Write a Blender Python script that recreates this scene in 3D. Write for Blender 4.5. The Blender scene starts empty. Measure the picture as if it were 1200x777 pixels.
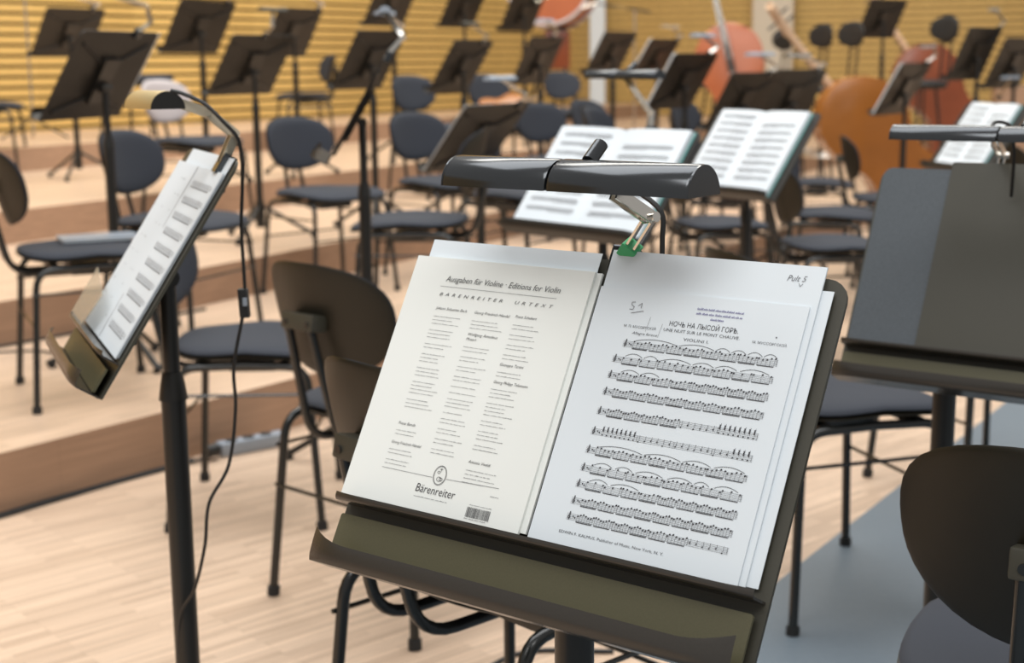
import bpy, bmesh, math, random
from mathutils import Vector, Matrix
random.seed(7)
R = math.radians
sc = bpy.context.scene
COL = sc.collection

# ------------------------------------------------------------------ camera, light, exposure
F_PX, PITCH, CAM_H, ROLL = 1680.0, R(10.54), 1.181, R(-0.59)
cam = bpy.data.cameras.new('camera'); cam_o = bpy.data.objects.new('camera', cam); COL.objects.link(cam_o)
cam.sensor_width = 36.0; cam.lens = F_PX/1200*36.0; cam.clip_start = 0.05; cam.clip_end = 100
_fw = Vector((0, math.cos(PITCH), -math.sin(PITCH))); _rt = Vector((1, 0, 0)); _up = _rt.cross(_fw)
rt = (math.cos(ROLL)*_rt + math.sin(ROLL)*_up).normalized(); up = rt.cross(_fw)
M = Matrix((rt, up, -_fw)).transposed().to_4x4(); M.translation = Vector((0, 0, CAM_H)); cam_o.matrix_world = M
cam.dof.use_dof = True; cam.dof.focus_distance = 1.42; cam.dof.aperture_fstop = 5.8; cam.dof.aperture_blades = 7
sc.camera = cam_o
sc.view_settings.view_transform = 'Standard'; sc.view_settings.look = 'None'
sc.view_settings.exposure = 0.0; sc.view_settings.gamma = 1.0; sc.view_settings.use_curve_mapping = False

world = bpy.data.worlds.new('hall_light'); sc.world = world; world.use_nodes = True
bg = world.node_tree.nodes['Background']; bg.inputs[0].default_value = (1.0, 0.98, 0.96, 1); bg.inputs[1].default_value = 0.40

def area(name, loc, target, sx, sy, power, color):
    l = bpy.data.lights.new(name, 'AREA'); l.shape = 'RECTANGLE'; l.size = sx; l.size_y = sy; l.energy = power; l.color = color
    o = bpy.data.objects.new(name, l); COL.objects.link(o); o.location = loc
    o.rotation_euler = (Vector(target)-Vector(loc)).to_track_quat('-Z', 'Y').to_euler(); return o
# rows of stage lights high above the platform
area('stage_light_front', (-0.5, -2.5, 7.2), (0.1, 2.6, 0.4), 8.0, 3.0, 395, (1, .99, .98))
area('stage_light_middle', (-0.3, 4.2, 6.6), (-0.3, 4.3, 0), 8.0, 4.0, 400, (.98, .99, 1))
area('stage_light_back', (0.5, 10.0, 7.0), (0, 11.5, 0), 8.0, 3.0, 670, (1, .96, .88))

# ------------------------------------------------------------------ materials
MATS = {}
def mat(name, col, rough=.5, metal=0., spec=.5, noise=0., nscale=200., bump=0., trans=0., alpha=1.):
    if name in MATS: return MATS[name]
    m = bpy.data.materials.new(name); m.use_nodes = True; nt = m.node_tree
    b = nt.nodes['Principled BSDF']
    b.inputs['Base Color'].default_value = (*col, 1); b.inputs['Roughness'].default_value = rough
    b.inputs['Metallic'].default_value = metal; b.inputs['Specular IOR Level'].default_value = spec
    if trans: b.inputs['Transmission Weight'].default_value = trans
    if alpha < 1: b.inputs['Alpha'].default_value = alpha
    tc = nt.nodes.new('ShaderNodeTexCoord'); n = nt.nodes.new('ShaderNodeTexNoise'); n.inputs['Scale'].default_value = nscale
    nt.links.new(tc.outputs['Object'], n.inputs['Vector'])
    mx = nt.nodes.new('ShaderNodeMix'); mx.data_type = 'RGBA'
    a = max(noise, .03)
    mx.inputs[6].default_value = (*[c*(1-a) for c in col], 1); mx.inputs[7].default_value = (*[min(1, c*(1+a)) for c in col], 1)
    nt.links.new(n.outputs['Fac'], mx.inputs[0]); nt.links.new(mx.outputs[2], b.inputs['Base Color'])
    if bump:
        bp = nt.nodes.new('ShaderNodeBump'); bp.inputs['Strength'].default_value = bump; bp.inputs['Distance'].default_value = .001
        nt.links.new(n.outputs['Fac'], bp.inputs['Height']); nt.links.new(bp.outputs[0], b.inputs['Normal'])
    MATS[name] = m; return m

def wood(name, c1, c2, angle, strip=.024, length=.38, rough=.42, mortar=.0006, spec=.4):
    if name in MATS: return MATS[name]
    m = bpy.data.materials.new(name); m.use_nodes = True; nt = m.node_tree; L = nt.links.new
    b = nt.nodes['Principled BSDF']; b.inputs['Roughness'].default_value = rough; b.inputs['Specular IOR Level'].default_value = spec
    tc = nt.nodes.new('ShaderNodeTexCoord'); mp = nt.nodes.new('ShaderNodeMapping'); mp.inputs['Rotation'].default_value = (0, 0, -angle)
    L(tc.outputs['Object'], mp.inputs['Vector'])
    br = nt.nodes.new('ShaderNodeTexBrick'); br.inputs['Scale'].default_value = 1
    br.inputs['Brick Width'].default_value = length; br.inputs['Row Height'].default_value = strip; br.inputs['Mortar Size'].default_value = mortar
    br.offset = .37; br.offset_frequency = 3
    br.inputs['Color1'].default_value = (*c1, 1); br.inputs['Color2'].default_value = (*c2, 1)
    br.inputs['Mortar'].default_value = (*[c*.75 for c in c2], 1); br.inputs['Bias'].default_value = -.1
    L(mp.outputs[0], br.inputs['Vector'])
    mp2 = nt.nodes.new('ShaderNodeMapping'); mp2.inputs['Scale'].default_value = (3, 60, 60); L(mp.outputs[0], mp2.inputs['Vector'])
    n = nt.nodes.new('ShaderNodeTexNoise'); n.inputs['Scale'].default_value = 1.2; n.inputs['Detail'].default_value = 6; L(mp2.outputs[0], n.inputs['Vector'])
    rp = nt.nodes.new('ShaderNodeMapRange'); rp.inputs[1].default_value = .3; rp.inputs[2].default_value = .7; rp.inputs[3].default_value = .86; rp.inputs[4].default_value = 1.1
    L(n.outputs['Fac'], rp.inputs[0])
    mx = nt.nodes.new('ShaderNodeMix'); mx.data_type = 'RGBA'; mx.blend_type = 'MULTIPLY'; mx.inputs[0].default_value = 1
    L(br.outputs['Color'], mx.inputs[6]); L(rp.outputs[0], mx.inputs[7]); L(mx.outputs[2], b.inputs['Base Color'])
    MATS[name] = m; return m

D_FLOOR = R(42)
M_floor = wood('oak_strip', (.73, .54, .39), (.54, .385, .27), D_FLOOR, strip=.019, length=.30)
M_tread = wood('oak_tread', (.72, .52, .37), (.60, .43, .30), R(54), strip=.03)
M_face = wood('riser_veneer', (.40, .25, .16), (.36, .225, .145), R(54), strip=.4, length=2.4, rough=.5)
M_grey = mat('grey_platform', (.15, .185, .215), .45, noise=.06, nscale=60)
M_slat = wood('wall_larch', (.72, .48, .16), (.63, .41, .13), R(0), strip=.3, length=2, rough=.5)
M_gap = mat('slat_gap', (.10, .07, .035), .8)
M_pale = mat('pale_panel', (.62, .55, .44), .5)
M_tube = mat('black_tube', (.012, .013, .012), .22, .0, .6)
M_fabric = mat('charcoal_fabric', (.029, .034, .046), .85, noise=.25, nscale=900, bump=.15)
M_shell = mat('dark_plywood', (.012, .0095, .004), .45, noise=.18, nscale=40)
M_rubber = mat('rubber', (.015, .015, .015), .7)
M_stand = mat('stand_black', (.050, .047, .034), .45, 0, .5, noise=.12, nscale=700)
M_tray = mat('tray_olive', (.098, .090, .048), .4, 0, .5, noise=.15, nscale=600)
M_lip = mat('tray_black', (.038, .033, .027), .24, 0, .6, noise=.1, nscale=500)
M_sshade = mat('stand_shaded', (.017, .0145, .011), .45, 0, .4, noise=.12, nscale=700)  # darker copy of stand_black, shade on the far stands put into the colour
M_pole = mat('pole_black', (.014, .013, .011), .35, 0, .5)
M_chrome = mat('chrome', (.75, .72, .66), .22, 1.)
M_brass = mat('beige_metal', (.62, .55, .42), .35, .75)
M_gold = mat('pale_gold', (.62, .48, .24), .4, .6)
M_lamp = mat('lamp_black', (.075, .08, .085), .17, .8, .6)
M_paper = mat('paper_white', (.73, .79, .83), .6, noise=.015, nscale=8)
M_cream = mat('paper_cream', (.83, .855, .82), .6, noise=.015, nscale=8)
M_card = mat('folder_black', (.075, .088, .10), .55, 0, .45, noise=.3, nscale=320, bump=.25)
M_ink = mat('ink_black', (.03, .028, .035), .7)
M_inkg = mat('ink_grey', (.16, .16, .17), .7)
M_stamp = mat('ink_violet', (.16, .15, .32), .7)
M_teal = mat('cover_teal', (.16, .42, .40), .5)
M_green = mat('green_tape', (.05, .42, .16), .5)
M_clear = mat('clear_plastic', (.55, .52, .45), .12, 0, .5, alpha=.45)
M_bassO = mat('varnish_orange', (.33, .115, .018), .25, 0, .5, noise=.2, nscale=6)
M_bassR = mat('varnish_red', (.20, .05, .018), .28, 0, .5, noise=.2, nscale=6)
M_bassC = mat('varnish_coral', (.36, .10, .035), .3, 0, .5, noise=.15, nscale=6)
M_maple = mat('maple_neck', (.62, .42, .27), .35)
M_ebony = mat('ebony', (.03, .022, .018), .35)
M_palec = mat('pale_hoop_and_glare', (.50, .45, .45), .4)  # pale drum hoop colour, also the glare painted on one chair back
M_cord = mat('cord_black', (.014, .014, .014), .5)
M_alu = mat('grey_plastic', (.33, .38, .44), .3)
M_red = mat('red_tip', (.6, .12, .12), .5)

# ------------------------------------------------------------------ helpers
V = Vector
def link(name, me, m=None, parent=None):
    o = bpy.data.objects.new(name, me); COL.objects.link(o)
    if m: me.materials.clear(); me.materials.append(m)
    if parent: o.parent = parent
    return o
def mesh_obj(name, bm, m, parent=None, smooth=True, origin=None):
    me = bpy.data.meshes.new(name)
    bmesh.ops.recalc_face_normals(bm, faces=bm.faces[:])
    if origin is not None: bmesh.ops.translate(bm, verts=bm.verts[:], vec=-Vector(origin))
    if smooth:
        for f in bm.faces: f.smooth = True
    bm.to_mesh(me); bm.free()
    if smooth:
        try: me.set_sharp_from_angle(angle=R(40))
        except Exception: pass
    o = link(name, me, m, parent)
    if origin is not None and parent is None: o.location = origin
    return o
def thing(name, label, cat, loc=(0, 0, 0), rz=0, group=None):
    o = bpy.data.objects.new(name, None); o.empty_display_size = .1; COL.objects.link(o)
    o.location = loc; o.rotation_euler = (0, 0, rz); return tag(o, label, cat, group)
def tag(o, label, cat, group=None):
    o['label'] = label; o['category'] = cat
    if group: o['group'] = group
    return o
def struct(o): o['kind'] = 'structure'; return o
def W(px, py, Y):   # picture point at a given distance along the view
    d = _fw+rt*((px-600)/F_PX)-up*((py-388.5)/F_PX); return V((0, 0, CAM_H))+d*(Y/d.y)
def fillet(pts, r):
    pts = [V(p) for p in pts]; out = [pts[0]]
    for i in range(1, len(pts)-1):
        a, b, c = pts[i-1], pts[i], pts[i+1]; d1 = (a-b); d2 = (c-b)
        k = min(r, d1.length*.48, d2.length*.48); p = b+d1.normalized()*k; q = b+d2.normalized()*k
        for t in range(7):
            s = t/6; out.append(p*(1-s)**2+b*2*s*(1-s)+q*s*s)
    out.append(pts[-1]); return out
def spline(pts, n=8):
    pts = [V(p) for p in pts]; P = [pts[0]*2-pts[1]]+pts+[pts[-1]*2-pts[-2]]; out = []
    for i in range(1, len(P)-2):
        for k in range(n):
            t = k/n; a, b, c, d = P[i-1:i+3]
            out.append(.5*((2*b)+(-a+c)*t+(2*a-5*b+4*c-d)*t*t+(-a+3*b-3*c+d)*t**3))
    out.append(pts[-1]); return out
def tube(bm, pts, r, n=10, r2=None):
    pts = [V(p) for p in pts]; rings = []; N = len(pts)
    t = (pts[1]-pts[0]).normalized(); ref = V((0, 0, 1)) if abs(t.z) < .9 else V((1, 0, 0)); x = t.cross(ref).normalized()
    for i, p in enumerate(pts):
        t = ((pts[min(i+1, N-1)]-pts[max(i-1, 0)])).normalized(); x = (x-t*x.dot(t)).normalized(); y = t.cross(x)
        rr = r if r2 is None else r+(r2-r)*i/(N-1)
        rings.append([bm.verts.new(p+(x*math.cos(2*math.pi*k/n)+y*math.sin(2*math.pi*k/n))*rr) for k in range(n)])
    for a, b in zip(rings, rings[1:]):
        for k in range(n): bm.faces.new((a[k], a[(k+1) % n], b[(k+1) % n], b[k]))
    bm.faces.new(rings[0][::-1]); bm.faces.new(rings[-1])
def box(bm, c, ax, ay, az, bev=0):
    """box centred c with half-axis vectors ax, ay, az"""
    c, ax, ay, az = V(c), V(ax), V(ay), V(az)
    vs = [bm.verts.new(c+ax*i+ay*j+az*k) for i in (-1, 1) for j in (-1, 1) for k in (-1, 1)]
    fs = [bm.faces.new([vs[i] for i in f]) for f in ((0, 1, 3, 2), (4, 6, 7, 5), (0, 4, 5, 1), (2, 3, 7, 6), (0, 2, 6, 4), (1, 5, 7, 3))]
    if bev:
        es = list({e for f in fs for e in f.edges}); bmesh.ops.bevel(bm, geom=es, offset=bev, segments=2, affect='EDGES', profile=.6)
def plate(bm, L, poly, w0, w1):
    """prism: polygon (a,b) pairs mapped by L(a,b,w) between w0 and w1"""
    A = [bm.verts.new(L(a, b, w0)) for a, b in poly]; B = [bm.verts.new(L(a, b, w1)) for a, b in poly]; n = len(poly)
    bm.faces.new(A[::-1]); bm.faces.new(B)
    for i in range(n): bm.faces.new((A[i], A[(i+1) % n], B[(i+1) % n], B[i]))
def rrect(a0, b0, a1, b1, r, n=5, rb=None):
    out = []
    for (cx, cy, s, rr) in ((a1-r, b1-r, 0, r), (a0+r, b1-r, 90, r), (a0+(rb if rb is not None else r), b0+(rb if rb is not None else r), 180, rb if rb is not None else r), (a1-(rb if rb is not None else r), b0+(rb if rb is not None else r), 270, rb if rb is not None else r)):
        if rr <= 1e-6: out.append((cx, cy)); continue
        for k in range(n+1):
            t = R(s+90*k/n); out.append((cx+rr*math.cos(t), cy+rr*math.sin(t)))
    return out
def cyl(bm, p0, p1, r, n=14, r2=None): tube(bm, [p0, p1], r, n, r2)
def pad(bm, fn, thick0, thick1, rings=9, n=44, exps=(3, 3)):
    """soft closed pad; fn(p,q,h): p,q in unit superellipse; h offset from mid surface"""
    def mp(t, k):
        a = 2*math.pi*k/n; c, s = math.cos(a), math.sin(a); e = exps[0] if s >= 0 else exps[1]
        r = (abs(c)**e+abs(s)**e)**(-1/e); return c*r*t, s*r*t
    top, bot = [], []
    for i in range(1, rings+1):
        t = math.sin(i/rings*math.pi/2); e = max(0., 1-t**5)**.5
        top.append([bm.verts.new(fn(*mp(t, k), thick1*e)) for k in range(n)])
        if i < rings: bot.append([bm.verts.new(fn(*mp(t, k), -thick0*e)) for k in range(n)])
    bot.append(top[-1])
    ct, cb = bm.verts.new(fn(0, 0, thick1)), bm.verts.new(fn(0, 0, -thick0))
    for S, c in ((top, ct), (bot, cb)):
        for k in range(n):
            bm.faces.new((c, S[0][k], S[0][(k+1) % n]))
            for a, b in zip(S, S[1:]): bm.faces.new((a[k], b[k], b[(k+1) % n], a[(k+1) % n]))

def frame(az, tilt):
    nh = V((math.cos(az), math.sin(az), 0)); u = V((-math.sin(az), math.cos(az), 0))
    v = -nh*math.sin(tilt)+V((0, 0, math.cos(tilt))); n = nh*math.cos(tilt)+V((0, 0, math.sin(tilt)))
    return u, v, n

# ------------------------------------------------------------------ the setting
def poly_prism(name, pts, z0, z1, m_top, m_side):
    bm = bmesh.new(); A = [bm.verts.new((x, y, z0)) for x, y in pts]; B = [bm.verts.new((x, y, z1)) for x, y in pts]
    bm.faces.new(B); bm.faces.new(A[::-1]); n = len(pts)
    for i in range(n): bm.faces.new((A[i], A[(i+1) % n], B[(i+1) % n], B[i]))
    o = mesh_obj(name, bm, m_top, smooth=False); o.data.materials.append(m_side)
    for p in o.data.polygons: p.material_index = 0 if abs(p.normal.z) > .9 else 1
    return struct(o)
poly_prism('floor', [(-16, -3), (12, -3), (12, 22), (-16, 22)], -.10, 0, M_floor, M_floor)
d1, d2 = V((.586, .81, 0)), V((.488, .873, 0))
knee = [(-.4, 5.1), (-1.53, 5.82), (-2.75, 6.6), (-4.5, 7.74)]
tback = [15.5, 14.6, 14.2, 13.6]
CORNER = V((1.23, 19.6, 0)); RIGHT = V((8.6, 17.2, 0)); WL = CORNER-d1*26
for k, K in enumerate(knee):
    K = V((*K, 0)); p0 = K-d1*9; p2 = K+d2*tback[k]
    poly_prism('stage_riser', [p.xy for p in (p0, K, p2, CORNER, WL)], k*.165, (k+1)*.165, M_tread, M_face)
# grey platform strip to the right of the parquet (flush inlay)
g0, g1 = V((.381, 2.793, 0)), V((1.091, 3.896, 0)); gd = (g1-g0).normalized()
pa, pb = g0-gd*5, g0+gd*2.9
poly_prism('floor_grey', [pa.xy, pb.xy, (11, 5.0), (11, -2.5)], -.02, .004, M_grey, M_grey)

def slat_wall(name, a, b, z0, z1, pitch):
    a, b = V(a), V(b); d = (b-a).normalized(); n = V((d.y, -d.x, 0)); bm = bmesh.new(); Lh = (b-a).length/2; c = (a+b)/2
    z = z0+pitch*.5
    while z < z1:
        box(bm, c+V((0, 0, z)), d*Lh, n*.02, V((0, 0, pitch*.36))); z += pitch
    o = mesh_obj(name, bm, M_slat, smooth=False); nb = len(o.data.polygons)
    bm = bmesh.new(); bm.from_mesh(o.data); box(bm, c-n*.06+V((0, 0, (z0+z1)/2)), d*Lh, n*.03, V((0, 0, (z1-z0)/2))); bm.to_mesh(o.data); bm.free()
    o.data.materials.append(M_gap)
    for p in o.data.polygons[nb:]: p.material_index = 1
    return struct(o)
slat_wall('wall_left', WL, CORNER, .60, 4.6, .087)
slat_wall('wall_back', CORNER, RIGHT, .0, 4.6, .087)
bm = bmesh.new(); box(bm, CORNER+V((-.06, -.22, 2.3)), (.10, 0, 0), (0, .05, 0), (0, 0, 2.3)); struct(mesh_obj('trim_1', bm, M_paper, smooth=False))
bm = bmesh.new(); box(bm, (3.36, 18.62, 2.3), (.24, -.08, 0), (.02, .06, 0), (0, 0, 2.3)); struct(mesh_obj('trim_2', bm, M_pale, smooth=False))
bm = bmesh.new(); box(bm, (5.6, 14.4, .30), (.75, -.15, 0), (.06, .25, 0), (0, 0, .62)); o = mesh_obj('trim_3', bm, M_tread, smooth=False); o.data.materials.append(M_face)
for p in o.data.polygons: p.material_index = 0 if abs(p.normal.z) > .9 else 1
struct(o)

# ------------------------------------------------------------------ chairs
def build_chair(label, group):
    t = thing('orchestra_chair', label, 'chair', group=group)
    for s in (1, -1):
        for f in (1, -1):
            bm = bmesh.new()
            tube(bm, fillet([(f*.197, s*.234, .012), (f*.168, s*.200, .424), (-.001*f, s*.195, .428)], .055), .0102, 12)
            lg = mesh_obj('leg', bm, M_tube, t)
            bm = bmesh.new(); cyl(bm, (f*.1975, s*.2345, 0), (f*.196, s*.233, .022), .0145, 12); mesh_obj('rubber_foot', bm, M_rubber, lg)
        bm = bmesh.new(); tube(bm, [(-.186, s*.214, .355), (.186, s*.214, .355)], .0042, 6); mesh_obj('stretcher', bm, M_tube, t)
    for f in (1, -1):
        bm = bmesh.new(); tube(bm, [(f*.187, -.223, .262), (f*.187, .223, .262)], .0042, 6); mesh_obj('stretcher', bm, M_tube, t)
        bm = bmesh.new(); box(bm, (f*.11, 0, .428), (.014, 0, 0), (0, .195, 0), (0, 0, .008), .003); mesh_obj('seat_rail', bm, M_tube, t)
    bm = bmesh.new(); box(bm, (.01, 0, .405), (.06, 0, 0), (0, .085, 0), (0, 0, .016), .004); mesh_obj('support_block', bm, M_tube, t)
    for s in (1, -1):
        bm = bmesh.new(); tube(bm, fillet([(.05, s*.050, .402), (-.222, s*.048, .400), (-.282, s*.034, .668)], .065), .0092, 12)
        mesh_obj('back_support', bm, M_tube, t)
    bm = bmesh.new(); box(bm, (-.268, 0, .668), (.020, 0, -.004), (0, .050, 0), (.003, 0, .017), .004)
    br = mesh_obj('back_bracket', bm, M_stand, t)
    for s in (1, -1):
        bm = bmesh.new(); cyl(bm, (-.287, s*.034, .668), (-.291, s*.034, .668), .006); mesh_obj('screw', bm, M_tube, br)
    def back(dx, th0, th1, grow):
        bm = bmesh.new()
        def fn(p, q, h):
            y = p*(.187+grow)*(1+.05*q); z = q*(.121+grow)
            x = -.248+1.75*y*y-math.tan(R(13))*z+.25*z*z
            return V((x+dx+h, y, .670+z))
        pad(bm, fn, th0, th1, exps=(2.7, 2.3)); return bm
    mesh_obj('back_shell', back(0, .006, .006, 0), M_shell, t)
    mesh_obj('backrest', back(.012, .008, .016, -.004), M_fabric, t)
    def seat(dz, th0, th1, grow):
        bm = bmesh.new()
        def fn(p, q, h):   # q: +1 front
            x = .012+q*(.212+grow); y = p*(.222+grow)*(1+.04*q)
            z = .452+dz+.10*(max(0, -q-.35)**2)*.35-.020*max(0, q-.45)**2*2+.014*p*p*(1-abs(q))
            return V((x, y, z+h))
        pad(bm, fn, th0, th1, exps=(3.6, 3.0)); return bm
    mesh_obj('seat_shell', seat(-.010, .007, .007, 0), M_shell, t)
    mesh_obj('seat', seat(0, .006, .022, -.002), M_fabric, t)
    return t
def copy_tree(o, parent=None):
    c = o.copy(); COL.objects.link(c); c.parent = parent
    for ch in o.children: copy_tree(ch, c)
    return c
chair0 = None
def chair(x, y, z, deg, label, group='orchestra chairs on the stage'):
    global chair0
    if chair0 is None: o = chair0 = build_chair(label, group)
    else: o = copy_tree(chair0)
    o.location = (x, y, z); o.rotation_euler = (0, 0, R(deg)); o['label'] = label; o['category'] = 'chair'; o['group'] = group
    return o
Z1, Z2, Z3, Z4 = .165, .33, .495, .66
chair(-.243, 3.085, 0, 47, 'black chair on the parquet seen from behind, curved back left of the front stand')
chair(-.698, 3.796, 0, .9, 'black chair on the parquet seen side-on behind the left stand pole, power strip under it')
chair(-1.345, 4.482, Z1, 24.6, 'black chair at the left edge of the first riser, back half out of the picture')
chair(.70, 3.11, 0, 17, 'black chair on the grey floor edge, between the front stand and the folder stand')
chair(1.28, 3.83, 0, 17, 'black chair hidden behind the black folder stand, only its legs showing below it')
chair(.0, 2.06, 0, 42, 'black chair right behind the front music stand, back peeping out at its left')
chair(.695, 1.63, 0, 60, 'black chair nearest the camera at the lower right corner, seen from behind')
chair(-1.245, 5.36, Z1, -22, 'black chair with blue-grey back facing us, right above the left lamp stand sheet')
chair(-.83, 6.5, Z1, -45, 'black chair facing us on the first riser between two stands, above the rear-view chair')
chair(-.355, 5.25, Z1, 176, 'black chair turned to the left, brown shell back showing behind the front lamp')
chair(-.32, 7.06, Z1, -45, 'black chair with dark oval back, left of the light-edged tilted stand')
chair(-.50, 9.5, Z2, -45, 'small far chair left of the dark stand with chrome lamp, upper middle')
chair(.30, 8.6, Z1, -55, 'far black chair with round back right above the long black desk lamp')
chair(.55, 12.4, Z2, -60, 'tiny far chair in front of the red drum')
chair(2.04, 7.70, 0, -10, 'black chair in front of the large orange double bass, back facing us')
chair(1.86, 8.75, 0, -14, 'black chair just left of and behind the one before the orange bass')
chair(1.30, 5.75, 0, 4, 'black chair with wide seat right of the open score in the middle right')
chair(.96, 6.55, 0, 10, 'black chair under the middle right score stand, seat mostly hidden')
chair(.66, 7.75, Z1, -25, 'black chair behind the lamp arm between the two open scores')
pc = chair(-1.74, 7.98, Z2, -30, 'chair with glare painted pale grey on its back and a dark seat, behind the pale gold lamp head')
for ch in pc.children:  # glare of the lights on this dark back is painted in as pale grey
    if ch.name.startswith(('backrest', 'back_shell')):
        ch.data = ch.data.copy(); ch.data.materials.clear(); ch.data.materials.append(M_palec); ch['label'] = 'back with glare painted as pale grey'
chair(-2.85, 11.2, Z4, -40, 'chair against the slatted wall between two black stands, upper left')
chair(-3.50, 9.75, Z3, 10, 'chair cut off by the left picture edge before the slatted wall')
chair(-1.70, 12.0, Z3, 200, 'far chair turned left behind the pair of stands, upper left middle')
chair(2.66, 7.1, 0, 5, 'black chair behind the far right open score and the right lamp')
chair(-.02, 9.9, Z2, -50, 'far chair with a small orange violin on its seat')
chair(1.55, 6.95, 0, -20, 'dark chair between the middle right score and the pole of the next stand')
chair(.66, 9.3, Z1, -40, 'dark far chair behind the long black lamp, upper middle')

chair(1.22, 8.05, 0, -20, 'black chair on the floor behind the middle right score, left of the orange bass foot')
chair(1.28, 9.15, Z1, -35, 'far black chair between the stand with the long white sheet edge and the coral bass')
chair(.02, 6.35, Z1, -30, 'black chair behind the light-edged tilted stand, only its round back showing')
# ------------------------------------------------------------------ music stands
def stand(label, C, az, tilt, W, H, floor, base=None, full=False, leg0=20, cat='music stand', group='music stands on the stage', shelf=.05, lipends=False, drop=.070, ja=0., pole_r=.012, foot=.27):
    C = V(C); u, v, n = frame(R(az), R(tilt))
    j0 = C+u*ja-v*.03-n*.035; base = V((j0.x, j0.y, floor))
    t = thing('music_stand', label, cat, base, 0, group)
    L = lambda a, b, w: C+u*a+v*b+n*w-base
    lo = -H/2-(drop+.002 if full else 0.0)
    bm = bmesh.new(); plate(bm, L, rrect(-W/2, lo, W/2, H/2, .022, rb=.004), -.004, 0); MS = M_stand if full else M_sshade
    mesh_obj('desk', bm, MS, t, smooth=False)
    def ledge(name, b, depth, lip, ends, m):
        bm = bmesh.new(); N = 40; prof = [(0, 0), (depth*.5, 0), (depth*.88, .0), (depth*.95, .002), (depth*.985, .006), (depth, .010)]
        rows = []
        for i in range(N+1):
            a = -W/2*.985+W*.985*i/N; e = min(1, min(i, N-i)/N*W/.055); k = lip/.010*(1+ends*(1-e)**2)
            cut = depth*.20*(1-e)**3
            rows.append([L(a, b+q*k, p-cut*(p/depth)) for p, q in prof])
        for th in (0, .0025):
            pass
        A = [[bm.verts.new(p) for p in r] for r in rows]; B = [[bm.verts.new(p-v*.0025) for p in r] for r in rows]
        for i in range(N):
            for j in range(len(prof)-1):
                bm.faces.new((A[i][j], A[i+1][j], A[i+1][j+1], A[i][j+1])); bm.faces.new((B[i][j], B[i][j+1], B[i+1][j+1], B[i+1][j]))
        J = len(prof)-1
        for i in range(N):
            bm.faces.new((A[i][J], A[i+1][J], B[i+1][J], B[i][J])); bm.faces.new((A[i][0], B[i][0], B[i+1][0], A[i+1][0]))
        for r, s in ((A[0], B[0]), (A[N], B[N])):
            for j in range(J): bm.faces.new((r[j], r[j+1], s[j+1], s[j]))
        mesh_obj(name, bm, m, t)
    if full:
        ledge('upper_ledge', -H/2, .035, .004, .5, M_lip)
        ledge('lower_tray', -H/2-drop, .050, .019, .75 if lipends else .2, M_lip)
        bm = bmesh.new(); plate(bm, L, rrect(-W/2*.975, -H/2-drop+.001, W/2*.975, -H/2-.014, .003), .009, .012); mesh_obj('tray_panel', bm, M_tray, t, smooth=False)
    else: ledge('ledge', -H/2, shelf, .014, .0, M_sshade)
    # bracket and pole behind the desk
    bm = bmesh.new(); plate(bm, L, [(ja-.035, -.10), (ja+.035, -.10), (ja+.05, .07), (ja-.05, .07)], -.022, -.004)
    mesh_obj('back_bracket', bm, M_pole, t, smooth=False)
    for s in (1, -1):
        bm = bmesh.new(); p0, p1 = L(ja+s*.04, .05, -.009), L(s*W*.42, H*.36*(1 if s > 0 else 1), -.007); q0, q1 = L(ja+s*.03, -.08, -.009), L(s*W*.42, -H*.40, -.007)
        tube(bm, [p0, p1], .005, 8); mesh_obj('brace', bm, M_pole, t)
        bm = bmesh.new(); tube(bm, [q0, q1], .005, 8); mesh_obj('brace', bm, M_pole, t)
    j = L(ja, -.03, -.035)
    bm = bmesh.new(); cyl(bm, j-u*.03, j+u*.03, .014); mesh_obj('tilt_joint', bm, M_pole, t)
    h = j.z; mid = h*.80; low = .07
    top = V((j.x, j.y, h)); bx = V((0, 0, 0)) if base is not None else V((j.x, j.y, 0))
    P = lambda z: V((j.x*z/h, j.y*z/h, z))
    bm = bmesh.new(); tube(bm, [P(mid-.02), top], pole_r, 14); mesh_obj('upper_pole', bm, M_pole, t)
    bm = bmesh.new(); tube(bm, [P(low), P(mid)], pole_r*1.5, 16); mesh_obj('lower_pole', bm, M_pole, t)
    bm = bmesh.new(); tube(bm, [P(mid-.012), P(mid+.012), P(mid+.03)], pole_r*1.75, 16, pole_r*1.2); mesh_obj('height_collar', bm, M_pole, t)
    for k in range(3):
        a = R(leg0+120*k); d = V((math.cos(a), math.sin(a), 0)); bm = bmesh.new()
        tube(bm, [V((0, 0, .17)), d*.05+V((0, 0, .145)), d*foot+V((0, 0, .014))], .010, 10)
        lg = mesh_obj('leg', bm, M_pole, t); bm = bmesh.new(); cyl(bm, d*(foot-.012)+V((0, 0, .0)), d*(foot+.004)+V((0, 0, .026)), .013); mesh_obj('rubber_foot', bm, M_rubber, lg)
    bm = bmesh.new(); cyl(bm, V((0, 0, .06)), V((0, 0, .19)), .024); mesh_obj('leg_hub', bm, M_pole, t)
    return (lambda a, b, w: C+u*a+v*b+n*w), u, v, n, t

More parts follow.
